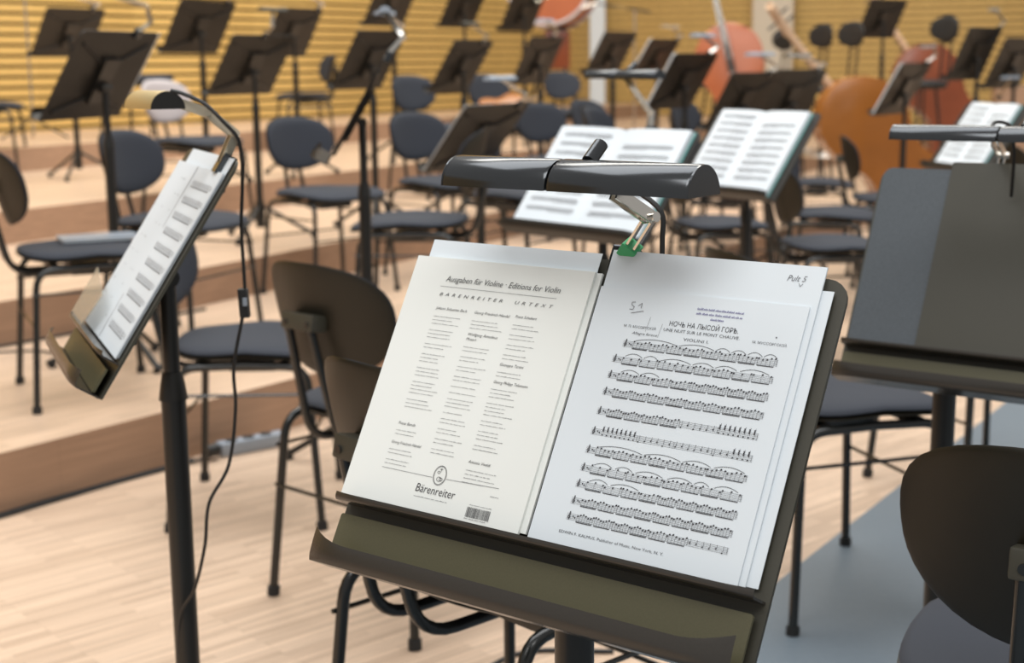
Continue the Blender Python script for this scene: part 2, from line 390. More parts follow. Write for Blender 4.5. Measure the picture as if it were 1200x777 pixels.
def lamp(label, L, u, v, n, head, arm, hl=.30, hr=.028, mhead=None, marm=None, two=True, cord=None, dome=None, tape=False, knob=True, flat=.0035, group='stand lamps', axis=None, end=None, mcap=None):
    """head: (a,b,w) centre of the shade; arm: list of (a,b,w) from the clamp up"""
    mhead = mhead or M_lamp; marm = marm or M_chrome
    pts = [L(*p) for p in arm]; base = pts[0]
    t = thing('stand_lamp', label, 'lamp', base, 0, group)
    c = L(*head)-base; ax = (axis or u).normalized(); dm = (dome or V((0, 0, 1))); dm = (dm-ax*dm.dot(ax)).normalized(); sd = ax.cross(dm)
    segs = [(-hl/2, -.004), (.004, hl/2)] if two else [(-hl/2, hl/2)]
    if two: segs = [(-hl/2, -hl*.05-.0015), (-hl*.05+.0015, hl/2)]
    for s0, s1 in segs:
        bm = bmesh.new(); N = 16
        def ring(s, r, off=0): return [bm.verts.new(c+ax*s+sd*(r*math.cos(math.pi*k/N))*1.05+dm*(r*math.sin(math.pi*k/N)*1.05-hr*.35)) for k in range(N+1)]
        O = [ring(s0, hr*.96), ring(s0+.003, hr), ring(s1-.003, hr), ring(s1, hr*.96)]; I = [ring(s0+.002, hr*.9), ring(s1-.002, hr*.9)]
        for a, b in zip(O, O[1:]):
            for k in range(N): bm.faces.new((a[k], a[k+1], b[k+1], b[k]))
        for k in range(N): bm.faces.new((I[0][k], I[1][k], I[1][k+1], I[0][k+1]))
        bm.faces.new(I[0]); bm.faces.new(I[1])
        for e in (0, N): bm.faces.new((O[1][e], O[2][e], I[1][e], I[0][e]))
        mesh_obj('shade', bm, mhead, t)
    for sg, s0 in ((-1, segs[0][0]), (1, segs[-1][1])):
        bm = bmesh.new(); N = 16; q0 = [c+ax*(s0+sg*.0012)+sd*(hr*.985*math.cos(math.pi*k/N))*1.05+dm*(hr*.985*math.sin(math.pi*k/N)*1.05-hr*.35) for k in range(N+1)]
        A = [bm.verts.new(p) for p in q0]; B = [bm.verts.new(p-ax*sg*.002) for p in q0]; bm.faces.new(A); bm.faces.new(B[::-1])
        for k in range(N+1): bm.faces.new((A[k], A[(k+1) % (N+1)], B[(k+1) % (N+1)], B[k]))
        mesh_obj('end_cap', bm, mcap or mhead, t, smooth=False)
    seg = pts+[L(*end) if end else c+base]
    for i in range(len(seg)-1):
        p, q = seg[i]-base, seg[i+1]-base; d = (q-p); bm = bmesh.new(); w = ax.cross(d).normalized(); aw = w.cross(d).normalized()
        for s in (1, -1): box(bm, (p+q)/2+aw*s*.0045, d/2, w*.0065, aw*flat*.35)
        mesh_obj('arm', bm, marm, t, smooth=False)
        if i: bm = bmesh.new(); cyl(bm, p-aw*.010, p+aw*.010, .0055, 10); mesh_obj('joint_screw', bm, marm, t)
    d = (seg[1]-seg[0]).normalized()
    if tape: bm = bmesh.new(); p = d*.018; w = ax.cross(d).normalized(); aw = w.cross(d).normalized(); box(bm, p, d*.008, w*.0085, aw*.009, .001); mesh_obj('green_tape', bm, M_green, t, smooth=False)
    bm = bmesh.new(); box(bm, V((0, 0, 0))-n*.004, u*.014, v*.016, n*.010, .002); mesh_obj('clamp', bm, M_lamp, t, smooth=False)
    if knob:
        bm = bmesh.new(); p = c+dm*hr*.6+ax*hl*.04; cyl(bm, p+sd*hr*.3*(1 if sd.y > 0 else -1), p+dm*.016+sd*.030*(1 if sd.y > 0 else -1), .0075); mesh_obj('switch_knob', bm, M_lamp, t)
    if cord:
        bm = bmesh.new(); tube(bm, spline([L(*p)-base for p in cord], 6), .0028, 8); mesh_obj('power_cord', bm, M_cord, t)
    return t

def sheet(label, L, a0, b0, a1, b1, w, m=None, curl=0, th=.0006, name='sheet_music', group=None, lift=0, rot=0):
    """thin paper: grid with slight sag; (a,b) rectangle in a desk frame"""
    m = m or M_paper; ca, cb = (a0+a1)/2, (b0+b1)/2
    org = L(ca, cb, w); bm = bmesh.new(); NX, NY = 12, 12
    def W(x, y): return w+lift*y**3+curl*(x*x)*max(0, y-.2)+.0006*math.sin(3*x)*math.sin(4*y)
    def pt(i, j, dw):
        x, y = i/NX, j/NY; da, db = (a1-a0)*(x-.5), (b1-b0)*(y-.5)
        return L(ca+da*math.cos(rot)-db*math.sin(rot), cb+da*math.sin(rot)+db*math.cos(rot), W(x, y)+dw)-org
    A = [[bm.verts.new(pt(i, j, th/2)) for j in range(NY+1)] for i in range(NX+1)]
    B = [[bm.verts.new(pt(i, j, -th/2)) for j in range(NY+1)] for i in range(NX+1)]
    for i in range(NX):
        for j in range(NY):
            bm.faces.new((A[i][j], A[i+1][j], A[i+1][j+1], A[i][j+1])); bm.faces.new((B[i][j], B[i][j+1], B[i+1][j+1], B[i+1][j]))
    for i in range(NX):
        bm.faces.new((A[i][0], B[i][0], B[i+1][0], A[i+1][0])); bm.faces.new((A[i][NY], A[i+1][NY], B[i+1][NY], B[i][NY]))
        bm.faces.new((A[0][i], A[0][i+1], B[0][i+1], B[0][i])); bm.faces.new((A[NX][i], B[NX][i], B[NX][i+1], A[NX][i+1]))
    o = mesh_obj(name, bm, m); o.location = org; tag(o, label, 'sheet music', group)
    def S(a, b, h=.0006):   # surface point (local) for print
        x, y = (a-a0)/(a1-a0), (b-b0)/(b1-b0); return L(a, b, W(x, y)+th/2+h)-org
    return o, S

# printing helpers: everything goes to one mesh per ink
def ink_text(bm, S, txt, a, b, size, shear=0., align='LEFT', space=1., width=None):
    cu = bpy.data.curves.new('t', 'FONT'); cu.body = txt; cu.size = size; cu.shear = shear; cu.align_x = align; cu.space_character = space; cu.resolution_u = 2; cu.offset = -size*.005
    ob = bpy.data.objects.new('t', cu); COL.objects.link(ob); dg = bpy.context.evaluated_depsgraph_get()
    me = bpy.data.meshes.new_from_object(ob.evaluated_get(dg)); k = 1.
    if width and len(me.vertices):
        xs = [q.co.x for q in me.vertices]; k = width/max(1e-6, max(xs)-min(xs))
    vs = [bm.verts.new(S(a+q.co.x*k, b+q.co.y)) for q in me.vertices]
    for p in me.polygons:
        try: bm.faces.new([vs[i] for i in p.vertices])
        except Exception: pass
    bpy.data.objects.remove(ob); bpy.data.curves.remove(cu); bpy.data.meshes.remove(me)
def quad(bm, S, pts): bm.faces.new([bm.verts.new(S(a, b)) for a, b in pts])
def stroke(bm, S, pts, w):
    for (a0, b0), (a1, b1) in zip(pts, pts[1:]):
        dx, dy = a1-a0, b1-b0; l = math.hypot(dx, dy) or 1; nx, ny = -dy/l*w/2, dx/l*w/2
        quad(bm, S, [(a0-nx, b0-ny), (a1-nx, b1-ny), (a1+nx, b1+ny), (a0+nx, b0+ny)])
def words(bm, S, a, b, width, h=.0008, seed=0):
    """unreadably small print line: word-long dashes of broken letters"""
    rnd = random.Random(seed); x = a
    while x < a+width:
        l = rnd.uniform(.003, .009)
        k = x
        while k < min(x+l, a+width):
            hh = h*rnd.choice((.75, .75, 1.1)); quad(bm, S, [(k, b), (k+.00055, b), (k+.00085, b+hh), (k+.0003, b+hh)]); k += .00095
        x += l+.0013
def dot(bm, S, a, b, rx, ry, ang=.4, n=8):
    quad(bm, S, [(a+rx*math.cos(2*math.pi*k/n)*math.cos(ang)-ry*math.sin(2*math.pi*k/n)*math.sin(ang), b+rx*math.cos(2*math.pi*k/n)*math.sin(ang)+ry*math.sin(2*math.pi*k/n)*math.cos(ang)) for k in range(n)])
def arc(bm, S, a0, a1, b, h, w=.00045):
    stroke(bm, S, [(a0+(a1-a0)*k/10, b+h*(1-(2*k/10-1)**2)) for k in range(11)], w)
def clef(bm, S, a, b, s, w=.0006):
    pts = [(.1, -.9), (-.25, -.75), (.05, -.6), (.15, .2), (.22, 1.3), (.05, 1.7), (-.1, 1.2), (.0, .7), (-.45, .1), (-.4, -.35), (.0, -.5), (.4, -.2), (.25, .2), (-.1, .1)]
    stroke(bm, S, [(a+x*s, b+y*s) for x, y in pts], w)
def staff(bm, S, a0, a1, b, pat, rnd, slurs=(), gap=.00145):
    for i in range(5): stroke(bm, S, [(a0, b+(i-2)*gap), (a1, b+(i-2)*gap)], .00022)
    clef(bm, S, a0+.003, b, gap*2.1); ink = stroke
    ink_x = a0+.0075
    for q in (0, .0022): dot(bm, S, ink_x+q, b+gap*(.5-q*300), .0007, .0009)
    x = a0+.012; ng = len(pat); gw = (a1-x-.001)/ng
    for g, p in enumerate(pat):
        gx = x+g*gw
        if p == 'r':   # single notes and rests
            for k in range(3):
                xx = gx+gw*(k+.3)/3; dot(bm, S, xx, b-gap*rnd.choice((0, 1, 2)), .0009, .0007); stroke(bm, S, [(xx+.0007, b-gap), (xx+.0007, b+gap*2.6)], .0003)
        elif p == 'c':   # chords above the staff
            for k in range(4):
                xx = gx+gw*(k+.3)/4
                for j in range(3): dot(bm, S, xx, b+gap*(1.5+j*1.1), .0009, .0007)
                stroke(bm, S, [(xx+.0007, b), (xx+.0007, b+gap*5)], .0003); dot(bm, S, xx, b-gap*1.4, .0009, .0007)
        else:
            n = int(p); base = b-gap*2.9; ph = rnd.random()*6
            beam = []
            for k in range(n):
                xx = gx+gw*(.06+.88*k/(n-1)) - gw*.02; hy = b+gap*(1.9+.9*math.sin(ph+k*1.3))
                dot(bm, S, xx, hy, .00105, .0008); stroke(bm, S, [(xx-.0008, hy), (xx-.0008, base)], .00022); beam.append(xx-.0008)
            stroke(bm, S, [(beam[0], base), (beam[-1], base)], .0008)
            if g % 3 == 0: stroke(bm, S, [(beam[0], base+.0012), (beam[-1], base+.0012)], .0004)
        if g % 2 == 1: stroke(bm, S, [(gx+gw, b-2*gap), (gx+gw, b+2*gap)], .0003)
    for (s0, s1) in slurs: arc(bm, S, a0+(a1-a0)*s0, a0+(a1-a0)*s1, b+gap*3.0, .0032)
def flush(bm, name, m, parent):
    me = bpy.data.meshes.new(name); bm.to_mesh(me); bm.free(); return link(name, me, m, parent)

# ---- the front music stand
TILT, AZ = 29.092, 232.391
uF, vF, nF = frame(R(AZ), R(TILT)); OF = V((.019, 1.35, .721))
LF = lambda a, b, w: OF+uF*a+vF*b+nF*w
HD = .306
CF = LF(.003, HD/2-.006, -.004)
front = stand('black music stand in the foreground holding the violin sheets', CF, AZ, TILT, .510, HD, 0, base=None, ja=-.018, full=True, leg0=200, lipends=True, pole_r=.014, foot=.24)
lamp('long glossy black two-part lamp with green tape on its arm, above the front sheets', LF, uF, vF, nF, (-.006, .343, .100),
     [(.002, .302, -.010), (.046, .336, .030)], end=(.030, .340, .078), hl=.292, hr=.0285, tape=True, cord=[(-.03, .35, .06), (-.012, .372, .045), (.045, .352, .022), (.052, .322, .006), (.050, .26, -.02), (.03, .12, -.06)])
# left side of the front desk
blank, S = sheet('blank white sheet sticking out above the cream booklet on the front stand', LF, -.246, .006, -.017, .304, .0012)
bk0, S = sheet('lower booklet under the cream violin catalogue cover, its right edge showing', LF, -.236, .003, -.0075, .281, .0035, M_cream, th=.003)
bk, S = sheet('cream catalogue back cover listing violin editions, on the left of the front stand', LF, -.2555, .001, -.0145, .281, .0068, M_cream, th=.003)
bm = bmesh.new(); g = bmesh.new()
ink_text(bm, S, 'Ausgaben für Violine · Editions for Violin', -.205, .2535, .0098, .25, width=.155)
stroke(g, S, [(-.210, .2475), (-.052, .2475)], .0004)
ink_text(bm, S, 'BÄRENREITER  URTEXT', -.208, .2365, .0052, .3, space=1.9, width=.154)
flush(bm, 'title_text', M_ink, bk); bm = bmesh.new()
def para(a, b, n, w, seed): 
    for i in range(n): words(g, S, a, b-i*.0042, w*(.65+.35*random.Random(seed+i).random()), seed=seed+i)
def head(t, a, b, w): ink_text(bm, S, t, a, b, .0046, .3, width=w)
head('Johann Sebastian Bach', -.206, .2205, .044); y = .212
for i, n in enumerate((3, 3, 2, 3, 3, 4, 3)): para(-.206, y, n, .039, 10*i); y -= n*.0042+.0035
head('Franz Benda', -.207, .087, .024); para(-.207, .080, 2, .033, 300)
head('Georg Friedrich Händel', -.2085, .0655, .042); para(-.2085, .0585, 2, .036, 310); para(-.2085, .047, 2, .040, 320)
flush(bm, 'first_column', M_ink, bk); bm = bmesh.new()
head('Georg Friedrich Händel', -.1525, .2205, .048); para(-.152, .212, 3, .046, 400)
flush(bm, 'second_column', M_ink, bk); bm = bmesh.new()
head('Wolfgang Amadeus', -.152, .1955, .040); head('Mozart', -.152, .190, .014); y = .182
for i, n in enumerate((2, 2, 2, 2, 1, 1, 3, 1, 2, 2, 2, 2)): para(-.152, y, n, .038, 500+10*i); y -= n*.0042+.0028
flush(bm, 'second_column', M_ink, bk); bm = bmesh.new()
head('Franz Schubert', -.097, .2215, .028); y = .213
for i, n in enumerate((2, 2, 2, 2)): para(-.097, y, n, .038, 700+10*i); y -= n*.0042+.0028
flush(bm, 'third_column', M_ink, bk); bm = bmesh.new()
head('Giuseppe Tartini', -.098, .1675, .031); para(-.098, .160, 2, .043, 760)
head('Georg Philipp Telemann', -.099, .148, .044); y = .141
for i, n in enumerate((3, 4, 2, 3, 2)): para(-.099, y, n, .038, 800+10*i); y -= n*.0042+.0028
flush(bm, 'third_column', M_ink, bk); bm = bmesh.new()
head('Antonio Vivaldi', -.0995, .0605, .029); para(-.0995, .0525, 4, .040, 900)
flush(bm, 'third_column', M_ink, bk); bm = bmesh.new()
stroke(g, S, [(-.210, .038), (-.139, .038)], .0004); stroke(g, S, [(-.121, .039), (-.052, .041)], .0004)
for k in range(2): stroke(bm, S, [(-.130+(.0085-k*.0008)*math.cos(t*.3142), .0415+(.0105-k*.0008)*math.sin(t*.3142)) for t in range(21)], .0004)
for (x, yy, r) in ((-.130, .0375, .0030), (-.1325, .0445, .0016), (-.1275, .0375, .0022)): stroke(bm, S, [(x+r*math.cos(t*.785), yy+r*.8*math.sin(t*.785)) for t in range(9)], .0005)
stroke(bm, S, [(-.130, .0450), (-.130, .0500)], .0005); stroke(bm, S, [(-.132, .0480), (-.128, .0480)], .0005)
ink_text(bm, S, 'Bärenreiter', -.157, .0205, .0128, .12, width=.053)
flush(bm, 'publisher_mark', M_ink, bk); bm = bmesh.new()
words(g, S, -.156, .0150, .045, seed=77); words(g, S, -.060, .031, .011, seed=78); words(g, S, -.082, .0185, .028, seed=79)
rnd = random.Random(3); x = -.0835
while x < -.054:
    w = rnd.choice((.0003, .0003, .0006)); quad(bm, S, [(x, .006), (x+w, .006), (x+w, .0165), (x, .0165)]); x += w+rnd.choice((.0004, .0006))
words(g, S, -.084, .004, .027, seed=80)
flush(bm, 'bar_code', M_ink, bk); flush(g, 'small_print', M_inkg, bk)
# right side of the front desk
sheet('white sheet under the violin part, furthest right edge showing on the front stand', LF, .018, .003, .2465, .286, .0012)
r2, S = sheet('white sheet directly under the violin part, handwritten note at its top corner', LF, -.003, .002, .235, .3085, .0030, th=.0018)
bm = bmesh.new()
ink_text(bm, S, 'Pult 5', .197, .292, .0085, .3, width=.020); stroke(bm, S, [(.211, .290), (.2125, .287), (.215, .290)], .0005)
flush(bm, 'handwriting', M_inkg, r2)
r1, S = sheet('top violin part with eleven staves of printed music on the front stand', LF, -.004, .001, .2285, .2675, .0052, th=.0012)
bm = bmesh.new(); g = bmesh.new(); st = bmesh.new(); rnd = random.Random(11)
ink_text(bm, S, 'НОЧЬ НА ЛЫСОЙ ГОРѢ.', .0865, .2335, .0072, 0, width=.076)
ink_text(bm, S, 'UNE NUIT SUR LE MONT CHAUVE.', .082, .2275, .0045, 0, width=.084)
ink_text(bm, S, 'VIOLINI I.', .107, .2200, .0042, 0, width=.028)
ink_text(bm, S, 'М. П. МУСОРГСКІЙ', .036, .2270, .0036, 0, width=.037); ink_text(bm, S, 'Allegro feroce', .048, .2205, .0040, .25, width=.029)
ink_text(bm, S, 'М. МУССОРГСКІЙ.', .180, .2260, .0034, 0, width=.036)
for i, wd in enumerate((.050, .050, .014)): words(st, S, .113+(.017 if i == 2 else 0), .2530-i*.0048, wd, h=.0020, seed=40+i)
ink_text(bm, S, 'EDWIN F. KALMUS, Publisher of Music, New York, N. Y.', .030, .0125, .0040, 0, width=.118)
stroke(g, S, [(.042, .254), (.038, .2535), (.0385, .2505), (.042, .249), (.041, .246), (.037, .246)], .0006); stroke(g, S, [(.046, .250), (.050, .2535), (.050, .248)], .0006); stroke(g, S, [(.040, .242), (.054, .2455)], .0006)
stroke(g, S, [(.0625, .2245), (.0640, .240)], .0003); stroke(g, S, [(.078, .220), (.0795, .2345)], .0003); dot(bm, S, .2035, .234, .0008, .0008)
rowsb = (.2095, .1925, .1755, .1580, .1375, .1165, .0975, .0790, .0625, .0455, .0295)
pats = ('55555555', '33445533', '55557777', '66666666', '7766rrcc', 'ccrrrrrc', '55555555', '33445533', '33557777', '66667777', '777766rr')
sl = ([(.08, .36), (.37, .60), (.61, .70), (.71, .80), (.81, .90), (.91, .99)], [(.08, .19), (.2, .29), (.31, .5), (.51, .64), (.65, .78), (.8, .97)], [(.08, .2), (.21, .33)], [], [], [], [(.08, .36), (.37, .60), (.61, .78), (.8, .98)], [(.08, .2), (.22, .33), (.35, .52), (.55, .7), (.71, .8), (.83, .97)], [(.08, .2), (.22, .4)], [], [])
for i, b in enumerate(rowsb): staff(bm, S, .034 if i else .041, .2115, b, pats[i], rnd, sl[i])
flush(bm, 'printed_music', M_ink, r1); flush(st, 'violet_stamp', M_stamp, r1); flush(g, 'pencil_marks', M_inkg, r1)

# ---- the left stand, seen almost edge-on
LC = V((-.521, 2.098, .922)); LW, LH = .36, .32
LL, uL, vL, nL, _ = stand('black music stand with pale gold lamp at the left, seen from its side', LC, 203, 33, LW, LH, 0, base=None, ja=-.008, full=True, drop=.052, leg0=60, pole_r=.0125, foot=.26)
lamp('pale gold half-round lamp on a jointed beige arm, clamped to the left stand', lambda *p: V(p), uL, vL, nL, W(180, 120, 2.02),
     [W(260, 192, 2.02), W(275, 157, 2.01), W(243, 132, 2.0)], end=W(204, 119, 1.99), hl=.11, hr=.0235, mhead=M_gold, marm=M_brass, mcap=M_pole, two=False, knob=False, axis=V((.55, -.83, .0)),
     cord=[W(200, 106, 1.98), W(215, 110, 1.98), W(240, 122, 1.98), W(262, 143, 1.98), W(279, 163, 1.99), W(284, 190, 2.02)])
def two_page(label, L, w2, h, w=.004, b0=-.15):
    org = L(0, b0+h/2, w); t = thing('open_score', label, 'sheet music', org); rnd = random.Random(len(label)); NX, NY = 16, 10
    for sgn, nm in ((-1, 'left_page'), (1, 'right_page')):
        def Wp(x, y): return w+.002+.020*(x**.45)*(1-.62*x)+.003*y*x      # x: 0 gutter .. 1 outer edge
        def pt(i, j, dw): x, y = i/NX, j/NY; return L(sgn*x*w2/2, b0+h*y, Wp(x, y)+dw)-org
        bm = bmesh.new(); A = [[bm.verts.new(pt(i, j, .0)) for j in range(NY+1)] for i in range(NX+1)]; B = [[bm.verts.new(L(sgn*i/NX*w2/2, b0+h*j/NY, w-.001)-org) for j in range(NY+1)] for i in range(NX+1)]
        for i in range(NX):
            for j in range(NY): bm.faces.new((A[i][j], A[i+1][j], A[i+1][j+1], A[i][j+1])); bm.faces.new((B[i][j], B[i][j+1], B[i+1][j+1], B[i+1][j]))
        for i in range(NX): bm.faces.new((A[i][0], B[i][0], B[i+1][0], A[i+1][0])); bm.faces.new((A[i][NY], A[i+1][NY], B[i+1][NY], B[i][NY]))
        for j in range(NY): bm.faces.new((A[0][j], A[0][j+1], B[0][j+1], B[0][j])); bm.faces.new((A[NX][j], B[NX][j], B[NX][j+1], A[NX][j+1]))
        pg = mesh_obj(nm, bm, M_paper, t)
        S = lambda a, b: L(a, b, Wp(min(1, abs(a)/(w2/2)), (b-b0)/h)+.0012)-org
        bm = bmesh.new()
        for k in range(9):
            b = b0+h*(.90-.093*k)
            if sgn > 0 and k < 1: continue
            for i in range(5):
                for q in range(8): a = sgn*w2*(.06+.38*q/8); stroke(bm, S, [(a, b+i*.0024), (a+sgn*w2*.38/8, b+i*.0024)], .0007)
            for i in range(22): x = sgn*w2*(.06+.375*i/22); y = b+.008*rnd.random(); dot(bm, S, x, y, .0017, .0013); stroke(bm, S, [(x, b-.004), (x, y)], .0006)
            stroke(bm, S, [(sgn*w2*.07, b-.004), (sgn*w2*.25, b-.004)], .0014)
        flush(bm, 'printed_music', M_inkg, pg)
    bm = bmesh.new(); plate(bm, lambda a, b, ww: L(a, b, ww)-org, rrect(-w2/2-.004, b0-.003, w2/2+.004, b0+h+.003, .004), w-.004, w-.0015); mesh_obj('cover', bm, M_teal, t, smooth=False)
    return t
o, S = sheet('white sheet behind, sticking out at the top of the left stand', LL, -.13, -.155, .165, .160, .0025)
o, S = sheet('open music sheet with bar-like note groups on the left stand', LL, -.16, -.157, .165, .135, .0055, th=.002)
bm = bmesh.new(); rnd = random.Random(5); stroke(bm, S, [(-.005, -.155), (-.005, .134)], .0025)
for k in range(10):
    b = .105-.026*k
    for i in range(4): stroke(bm, S, [(.015, b+i*.002), (.155, b+i*.002)], .0004)
    for i in range(7):
        x = .02+.018*i; stroke(bm, S, [(x, b-.003), (x, b+.009)], .0012); stroke(bm, S, [(x, b-.003), (x+.013, b-.003)], .0018)
    for i in range(3): dot(bm, S, -.15+.13*rnd.random(), b+.004, .0015, .0012)
flush(bm, 'printed_music', M_inkg, o)
bm = bmesh.new(); plate(bm, lambda a, b, w: LL(a, b, w)-LL(-.15, -.16, .03), [(-.175, -.162), (-.05, -.162), (-.02, -.10), (-.175, -.075)], .0285, .0300)
o = mesh_obj('page_holder', bm, M_clear, smooth=False); o.location = LL(-.15, -.16, .03); tag(o, 'clear smoky plastic page holder on the ledge of the left stand', 'page holder')
# hanging lamp cable with an inline switch
cb = thing('lamp_cable', 'thin black cable hanging from the left lamp down past the chairs, with an inline switch', 'cable', W(283, 372, 2.05))
o0 = cb.location
bm = bmesh.new(); tube(bm, spline([W(x, y, Y)-o0 for x, y, Y in ((284, 188, 2.02), (284, 220, 2.04), (283, 270, 2.05), (287, 342, 2.05), (284, 372, 2.05), (274, 430, 2.05), (276, 480, 2.05), (268, 545, 2.05), (245, 590, 2.04), (240, 640, 2.04), (228, 690, 2.06), (212, 720, 2.09), (209, 780, 2.10), (211, 850, 2.12), (215, 960, 2.14))], 8), .0026, 8); mesh_obj('cord', bm, M_cord, cb)
bm = bmesh.new(); p = W(286, 355, 2.05)-o0; box(bm, p, (.007, 0, 0), (0, .008, 0), (-.001, 0, .021), .002); sw = mesh_obj('inline_switch', bm, M_cord, cb)
bm = bmesh.new(); box(bm, p+V((.003, -.009, .003)), (.003, 0, 0), (0, .002, 0), (0, 0, .006), .0005); mesh_obj('rocker', bm, M_alu, sw)

# ---- the right stand with the big black folder
RC = V((.812, 2.285, .853)); RW = .52
LR, uR, vR, nR, _ = stand('black music stand at the right edge carrying the large black folder', RC, AZ, 25, RW, .32, 0, base=None, ja=-.115, drop=.060, full=True, leg0=75, pole_r=.013)
def slab(name, label, L, a0, b0, a1, b1, w0, w1, m, cat, r=.012):
    org = L((a0+a1)/2, (b0+b1)/2, w0); bm = bmesh.new(); plate(bm, lambda a, b, w: L(a, b, w)-org, rrect(a0, b0, a1, b1, r), w0, w1)
    o = mesh_obj(name, bm, m, smooth=False); o.location = org; return tag(o, label, cat)
slab('music_folder', 'black speckled folder leaf at the left on the right edge stand', LR, -.255, -.158, -.115, .160, .001, .004, M_card, 'folder', .016)
slab('music_folder', 'large smooth black folder filling the right edge stand, lapping over the speckled leaf', LR, -.135, -.158, .27, .172, .0045, .010, M_stand, 'folder', .004)
lamp('long black two-part lamp at the right edge, above the black folder', lambda *p: V(p), uR, vR, nR, W(1188, 160, 2.12), [W(1166, 214, 2.44), W(1175, 182, 2.38)], end=W(1166, 166, 2.13), hl=.365, hr=.0215, cord=[W(1160, 152, 2.14), W(1168, 143, 2.18), W(1185, 150, 2.24), W(1188, 185, 2.28), W(1185, 230, 2.32)])

# ---- stands with open scores in the middle ground
def score_stand(label, C, az, tilt, floor, w2, slabel, h=.31, leg0=10):
    r = stand(label, C, az, tilt, .50, .335, floor, leg0=leg0)
    two_page(slabel, r[0], w2, h); return r
Lm, um, vm, nm, _ = score_stand('music stand with open white score and long black lamp, behind the front lamp', (.228, 3.644, .883), 221, 38, 0, .46, 'open white score right behind the front lamp', leg0=40)
lamp('long black two-part lamp above the open score in the middle', Lm, um, vm, nm, (-.06, .30, .05), [(.06, .17, -.01), (.05, .215, .0)], hl=.25, hr=.022)
score_stand('music stand with open white score in the middle right, no lamp on it', (.775, 4.75, .885), 212, 36, 0, .42, 'open white score right of the middle, left of the orange bass')
score_stand('music stand with small open score far right behind the right lamp', (1.94, 6.0, .862), 192, 34, 0, .36, 'small open white score far right, behind the black right lamp')

# ---- stands seen from the side and from behind
def bgstand(label, px, py, Y, az, tilt, floor, W_=.50, H_=.34, leg0=30, foot=.27): return stand(label, W(px, py, Y), az, tilt, W_, H_, floor, leg0=leg0, foot=foot)
LE, uE, vE, nE, _ = bgstand('music stand seen edge-on behind the rear-view chair, thin pole in the middle left', 418, 126, 4.2, 185, 30, 0, leg0=50)
lamp('small pale lamp on the edge-on stand, bent chrome arm', LE, uE, vE, nE, (-.02, .28, .06), [(.10, .17, -.005), (.10, .24, -.02)], hl=.16, hr=.018, mhead=M_alu, knob=False)
def cl(label, r, head, arm, mh=M_lamp, ma=M_chrome, hl=.2, hr=.018): return lamp(label, r[0], r[1], r[2], r[3], head, arm, hl=hl, hr=hr, mhead=mh, marm=ma, knob=False, two=True)
b1 = bgstand('black stand seen from behind at the upper left, white sheet edge at its right side', 118, 88, 4.93, 165, 32, Z1, leg0=75, foot=.24)
cl('lamp with chrome arm on the upper left stand with the white sheet edge', b1, (.10, .28, .03), [(-.08, .17, -.01), (-.10, .225, -.03), (-.06, .275, -.01)], M_stand, M_brass)
sheet('white sheet sticking out sideways of the upper left stand', b1[0], -.275, -.13, -.10, .165, .004)
b2 = bgstand('dark stand behind the upper left one, thin tripod feet on the riser', 80, 38, 9.2, 152, 30, Z3)
b3 = bgstand('dark stand behind the pale gold lamp head, third from the left in the back', 233, 32, 8.6, 152, 30, Z3)
b4 = bgstand('large dark stand right of the pale gold lamp, tripod on the second riser', 295, 76, 7.2, 152, 32, Z2, leg0=15)
b5 = bgstand('dark stand just behind the large one right of the pale gold lamp', 342, 38, 9.3, 155, 28, Z3)
cl('lamp with pale chrome arm on the dark stand above the pale back chair', b3, (.05, .27, .02), [(-.15, .17, -.01), (-.14, .22, -.02)], M_stand, M_chrome)
cl('lamp with chrome arm on the stand right of the pale gold lamp', b4, (-.02, .29, .03), [(.02, .17, -.01), (.02, .235, -.03)], M_stand, M_chrome)
b6 = bgstand('dark stand just behind the edge-on stand', 433, 70, 7.6, 155, 30, Z2)
cl('grey lamp on two chrome arms behind the edge-on stand', b6, (.0, .25, .03), [(-.14, .17, -.01), (-.15, .21, -.02)], M_alu, M_chrome, .16)
bgstand('far dark stand cut by the top edge, above the edge-on stand', 458, 5, 10.5, 150, 28, Z3)
b9 = bgstand('dark stand left of the middle with chrome lamp arm, above the oval-backed chair', 540, 78, 8.4, 155, 32, Z2)
cl('black lamp with pale arm on the dark stand left of the middle', b9, (.12, .265, .02), [(-.08, .17, -.01), (-.09, .215, -.02)], M_stand, M_brass)
b10 = bgstand('dark stand right of the small orange violin, upper middle', 630, 71, 9.5, 153, 27, Z2)
cl('pale lamp on the dark stand right of the orange violin', b10, (.10, .27, .02), [(-.05, .17, -.01), (-.06, .22, -.02)], M_alu, M_brass)
b11 = bgstand('light-edged tilted stand above the left half of the front lamp', 560, 160, 5.9, 150, 38, Z1, leg0=0)
cl('grey lamp on two thin arms above the light-edged tilted stand', b11, (.08, .28, .02), [(-.14, .17, -.01), (-.13, .225, -.02)], M_alu, M_chrome, .2)
sheet('pale sheet edge along the light-edged tilted stand', b11[0], .05, -.155, .262, .170, .003)
b13 = bgstand('dark stand with a long white sheet edge, right of the long middle lamp', 800, 95, 7.76, 146, 31, Z1)
sheet('long white sheet edge on the dark stand right of the middle lamp', b13[0], .04, -.155, .265, .165, .004, th=.006)
b13a = bgstand('far dark stand with a short white sheet edge and orange clip', 768, 68, 11.0, 148, 33, Z2)
sheet('short white sheet edge on the far dark stand, upper right of the middle', b13a[0], .04, -.155, .265, .165, .004, th=.006)
b14 = bgstand('dark stand with grey lamp in front of the coral instrument', 926, 114, 8.1, 135, 25, 0)
b14b = bgstand('dark stand below the chrome-armed lamp, left of the orange bass', 870, 118, 7.6, 140, 30, 0)
cl('long grey lamp with pale arm in front of the coral instrument', b14b, (.02, .26, .02), [(-.10, .17, -.01), (-.12, .215, -.03)], M_alu, M_chrome, .25)
